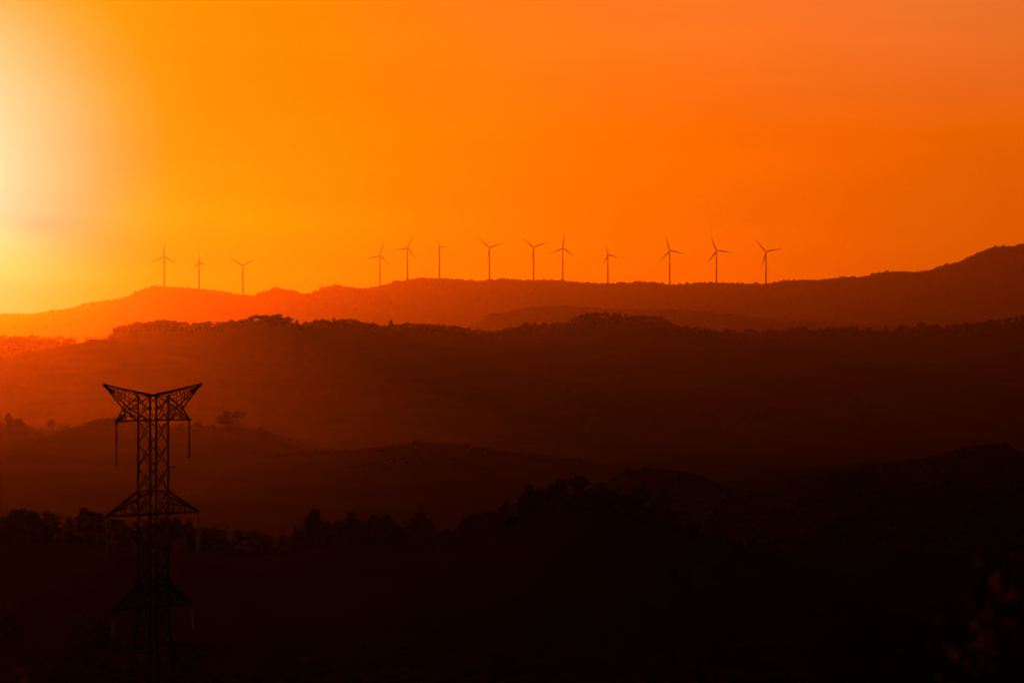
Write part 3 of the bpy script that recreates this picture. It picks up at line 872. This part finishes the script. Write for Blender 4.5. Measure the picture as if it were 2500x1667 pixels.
# ------------------------------------------------------------------ sun, sky, added sun blocker, haze
SUNPX, SUNPY = -250.0, 425.0
sdir = Vector(((SUNPX-CX)/F, 1.0, (HY-SUNPY)/F)).normalized()     # towards the sun
AZ = math.atan2(sdir.x, sdir.y); EL = math.asin(sdir.z)
L = bpy.data.lights.new('sun', 'SUN'); L.energy = 3.4; L.angle = R(.5); L.color = (1.0, .09, .0)
so = link(bpy.data.objects.new('sun', L)); so.rotation_euler = (-sdir).to_track_quat('-Z', 'Y').to_euler()
so.location = (0, 0, 400)

# unseen cloudlike blocker added left of the view to shade the near valley
CD = 15000.0
right = Vector((math.cos(AZ), -math.sin(AZ), 0)); upv = right.cross(sdir).normalized()
if upv.z < 0: upv = -upv
cc = Vector((0, 0, CZ)) + sdir*CD
WL, WR, VD, VU = -1300, 420, -84, 420
nr = np.random.RandomState(12); V, Fc = [], []
v, f = ICO2
for iu in range(24):
    for iv in range(8):
        a = WL+(WR-WL)*(iu+.5)/24+nr.uniform(-25, 25); lo_ = VD-.22*max(0.0, a-190); b = lo_+(VU-lo_)*(iv+.5)/8+nr.uniform(-15, 15)
        c = cc + right*a + upv*b + sdir*nr.uniform(-120, 120)
        s = nr.uniform(.92, 1.1, (len(v), 1))
        vv = v*s*np.array([nr.uniform(60, 85), nr.uniform(70, 120), nr.uniform(50, 65)])+np.array(c[:])
        bb = len(V); V.extend(vv.tolist()); Fc.extend([tuple(bb+i for i in q) for q in f])
me = bpy.data.meshes.new('sun_blocker'); me.from_pydata(V, [], Fc); me.materials.append(M_BLOCKER)
me.polygons.foreach_set('use_smooth', [True]*len(me.polygons)); me.update()
tag(link(bpy.data.objects.new('sun_blocker', me)), 'added sun blocker out of view at the left, shading the near valley', 'sun_blocker', None, 'stuff')

# haze
m = MB()
lo, hi = (-5100, -1600, -70), (5100, 11100, CZ+390)
vs = [(x, y, z) for z in (lo[2], hi[2]) for y in (lo[1], hi[1]) for x in (lo[0], hi[0])]
m.add(vs, [(0, 2, 3, 1), (4, 5, 7, 6), (0, 1, 5, 4), (2, 6, 7, 3), (0, 4, 6, 2), (1, 3, 7, 5)])
hm = bpy.data.materials.new('haze_air'); hm.use_nodes = True
nt = hm.node_tree; nt.nodes.remove(nt.nodes['Principled BSDF'])
pv = nt.nodes.new('ShaderNodeVolumePrincipled')
pv.inputs['Color'].default_value = (1.0, .76, .48, 1)
pv.inputs['Density'].default_value = 3.6e-5
pv.inputs['Anisotropy'].default_value = .9
pv.inputs['Density Attribute'].default_value = ''
nt.links.new(pv.outputs['Volume'], nt.nodes['Material Output'].inputs['Volume'])
hz = m.build('haze', hm); tag(hz, 'orange evening haze filling the valleys', 'haze', None, 'stuff')

# world: low-sun sky through thick evening air
w = bpy.data.worlds.new('World'); sc.world = w; w.use_nodes = True
nt = w.node_tree; bg = nt.nodes['Background']
N, LK = nt.nodes.new, nt.links.new
def math_(op, a, b=None, c=None, clamp=False):
    n_ = N('ShaderNodeMath'); n_.operation = op; n_.use_clamp = clamp
    for i, q_ in enumerate((a, b, c)):
        if q_ is None: continue
        if isinstance(q_, (int, float)): n_.inputs[i].default_value = q_
        else: LK(q_, n_.inputs[i])
    return n_.outputs[0]
def mixc(bt, fac, a, b):
    n_ = N('ShaderNodeMix'); n_.data_type = 'RGBA'; n_.blend_type = bt
    for s_, q_ in ((n_.inputs[0], fac), (n_.inputs[6], a), (n_.inputs[7], b)):
        if isinstance(q_, (int, float)): s_.default_value = q_
        elif isinstance(q_, tuple): s_.default_value = (*q_, 1)
        else: LK(q_, s_)
    return n_.outputs[2]
tc = N('ShaderNodeTexCoord')
nrm = N('ShaderNodeVectorMath'); nrm.operation = 'NORMALIZE'; LK(tc.outputs['Generated'], nrm.inputs[0])
dt = N('ShaderNodeVectorMath'); dt.operation = 'DOT_PRODUCT'; LK(nrm.outputs[0], dt.inputs[0]); dt.inputs[1].default_value = sdir
theta = math_('DEGREES', math_('ARCCOSINE', math_('MINIMUM', dt.outputs['Value'], .9999999)))
sep = N('ShaderNodeSeparateXYZ'); LK(nrm.outputs[0], sep.inputs[0])
elev = math_('DEGREES', math_('ARCSINE', sep.outputs['Z']))
ramp = N('ShaderNodeValToRGB'); LK(math_('DIVIDE', theta, 60.0), ramp.inputs['Fac'])
el = ramp.color_ramp.elements
SKY = [(0, (3.0, 2.4, 1.3)), (1.5, (1.9, 1.3, .60)), (2.4, (1.55, .88, .44)), (3.2, (1.42, .73, .30)), (4.0, (1.33, .60, .19)), (4.7, (1.27, .495, .10)), (5.4, (1.22, .415, .036)), (6.3, (1.18, .345, .005)), (7.3, (1.15, .305, .001)), (8.5, (1.12, .285, .0)), (12.5, (1.08, .215, .0)), (17, (1.0, .17, .0)), (22, (.92, .14, .0)), (27, (.80, .122, .0)), (31, (.42, .06, .0)), (38, (.06, .008, .0)), (60, (.006, .001, .0002))]
el[0].position = 0; el[0].color = (*SKY[0][1], 1); el[1].position = 1; el[1].color = (*SKY[-1][1], 1)
for a, c in SKY[1:-1]:
    e = el.new(a/60.0); e.color = (*c, 1)
# paler, pinker air higher up; duller band at the horizon away from the sun
up = math_('MULTIPLY', math_('SMOOTH_MIN', math_('MAXIMUM', math_('SUBTRACT', elev, 5.3), 0.0), 10.0, .5), .145)
away = N('ShaderNodeMapRange'); LK(theta, away.inputs['Value']); away.inputs['From Min'].default_value = 10; away.inputs['From Max'].default_value = 24
fade = N('ShaderNodeMapRange'); LK(theta, fade.inputs['Value']); fade.inputs['From Min'].default_value = 26; fade.inputs['From Max'].default_value = 36
fade.inputs['To Min'].default_value = 1; fade.inputs['To Max'].default_value = 0
pink = mixc('ADD', math_('MULTIPLY', math_('MULTIPLY', up, away.outputs[0]), fade.outputs[0]), ramp.outputs['Color'], (.09, .12, .06))
hzn = N('ShaderNodeMapRange'); LK(elev, hzn.inputs['Value']); hzn.inputs['From Min'].default_value = -1; hzn.inputs['From Max'].default_value = 6.0
hzn.inputs['To Min'].default_value = .66; hzn.inputs['To Max'].default_value = 1.0; hzn.interpolation_type = 'SMOOTHSTEP'
band = mixc('MULTIPLY', away.outputs[0], pink, hzn.outputs[0])
# redder air low under the sun
kth = N('ShaderNodeFloatCurve'); LK(math_('DIVIDE', theta, 20.0), kth.inputs['Value'])
cv = kth.mapping.curves[0]; cv.points[0].location = (0, .92); cv.points[1].location = (1, .12)
for a_, b_ in ((.22, .88), (.45, .42), (.75, .22)): cv.points.new(a_, b_)
kth.mapping.update()
hlow = N('ShaderNodeMapRange'); LK(elev, hlow.inputs['Value']); hlow.interpolation_type = 'SMOOTHSTEP'
hlow.inputs['From Min'].default_value = 1.4; hlow.inputs['From Max'].default_value = 3.6; hlow.inputs['To Min'].default_value = 1; hlow.inputs['To Max'].default_value = 0
band = mixc('MULTIPLY', math_('MULTIPLY', kth.outputs[0], hlow.outputs[0]), band, (1.0, 0.0, .6))
# the glow lies low in the sky: overhead it is already dusk
hi_ = N('ShaderNodeMapRange'); LK(elev, hi_.inputs['Value']); hi_.interpolation_type = 'SMOOTHSTEP'
hi_.inputs['From Min'].default_value = 8.5; hi_.inputs['From Max'].default_value = 17; hi_.inputs['To Min'].default_value = 1; hi_.inputs['To Max'].default_value = .05
band = mixc('MULTIPLY', 1.0, band, hi_.outputs[0])
# faint high streaks
mp = N('ShaderNodeMapping'); LK(nrm.outputs[0], mp.inputs['Vector']); mp.inputs['Rotation'].default_value = (0, R(-9), 0); mp.inputs['Scale'].default_value = (3.5, 3.5, 26)
nz = N('ShaderNodeTexNoise'); LK(mp.outputs[0], nz.inputs['Vector']); nz.inputs['Scale'].default_value = 2.2; nz.inputs['Detail'].default_value = 4
stv = N('ShaderNodeMapRange'); LK(nz.outputs['Fac'], stv.inputs['Value']); stv.inputs['From Min'].default_value = .35; stv.inputs['From Max'].default_value = .7
stv.inputs['To Min'].default_value = .965; stv.inputs['To Max'].default_value = 1.045
glow = mixc('MULTIPLY', 1.0, band, stv.outputs[0])
sky = N('ShaderNodeTexSky'); sky.sky_type = 'NISHITA'; sky.sun_disc = False
sky.sun_elevation = EL; sky.sun_rotation = AZ; sky.dust_density = 8; sky.air_density = 2.0; sky.ozone_density = 1.0
dim = mixc('MULTIPLY', 1.0, sky.outputs['Color'], (.0006, .0002, .00005))
tot = mixc('ADD', 1.0, glow, dim)
LK(tot, bg.inputs['Color']); bg.inputs['Strength'].default_value = 1.0
w.cycles.sampling_method = 'MANUAL'; w.cycles.sample_map_resolution = 1024

# ------------------------------------------------------------------ camera
cam = bpy.data.cameras.new('camera'); co = link(bpy.data.objects.new('camera', cam))
co.location = (0, 0, CZ); co.rotation_euler = (R(90), 0, 0)
cam.sensor_width = 36; cam.lens = F/2500*36
cam.shift_y = (HY-833.5)/2500
cam.clip_start = .5; cam.clip_end = 60000
cam.dof.use_dof = True; cam.dof.focus_distance = 1200; cam.dof.aperture_fstop = 3.0
sc.camera = co

sc.view_settings.view_transform = 'Standard'; sc.view_settings.look = 'None'
sc.view_settings.exposure = 0; sc.view_settings.gamma = 1
sc.render.engine = 'CYCLES'
sc.cycles.use_denoising = True
sc.cycles.max_bounces = 8; sc.cycles.transmission_bounces = 8; sc.cycles.glossy_bounces = 3; sc.cycles.diffuse_bounces = 2; sc.cycles.volume_bounces = 0
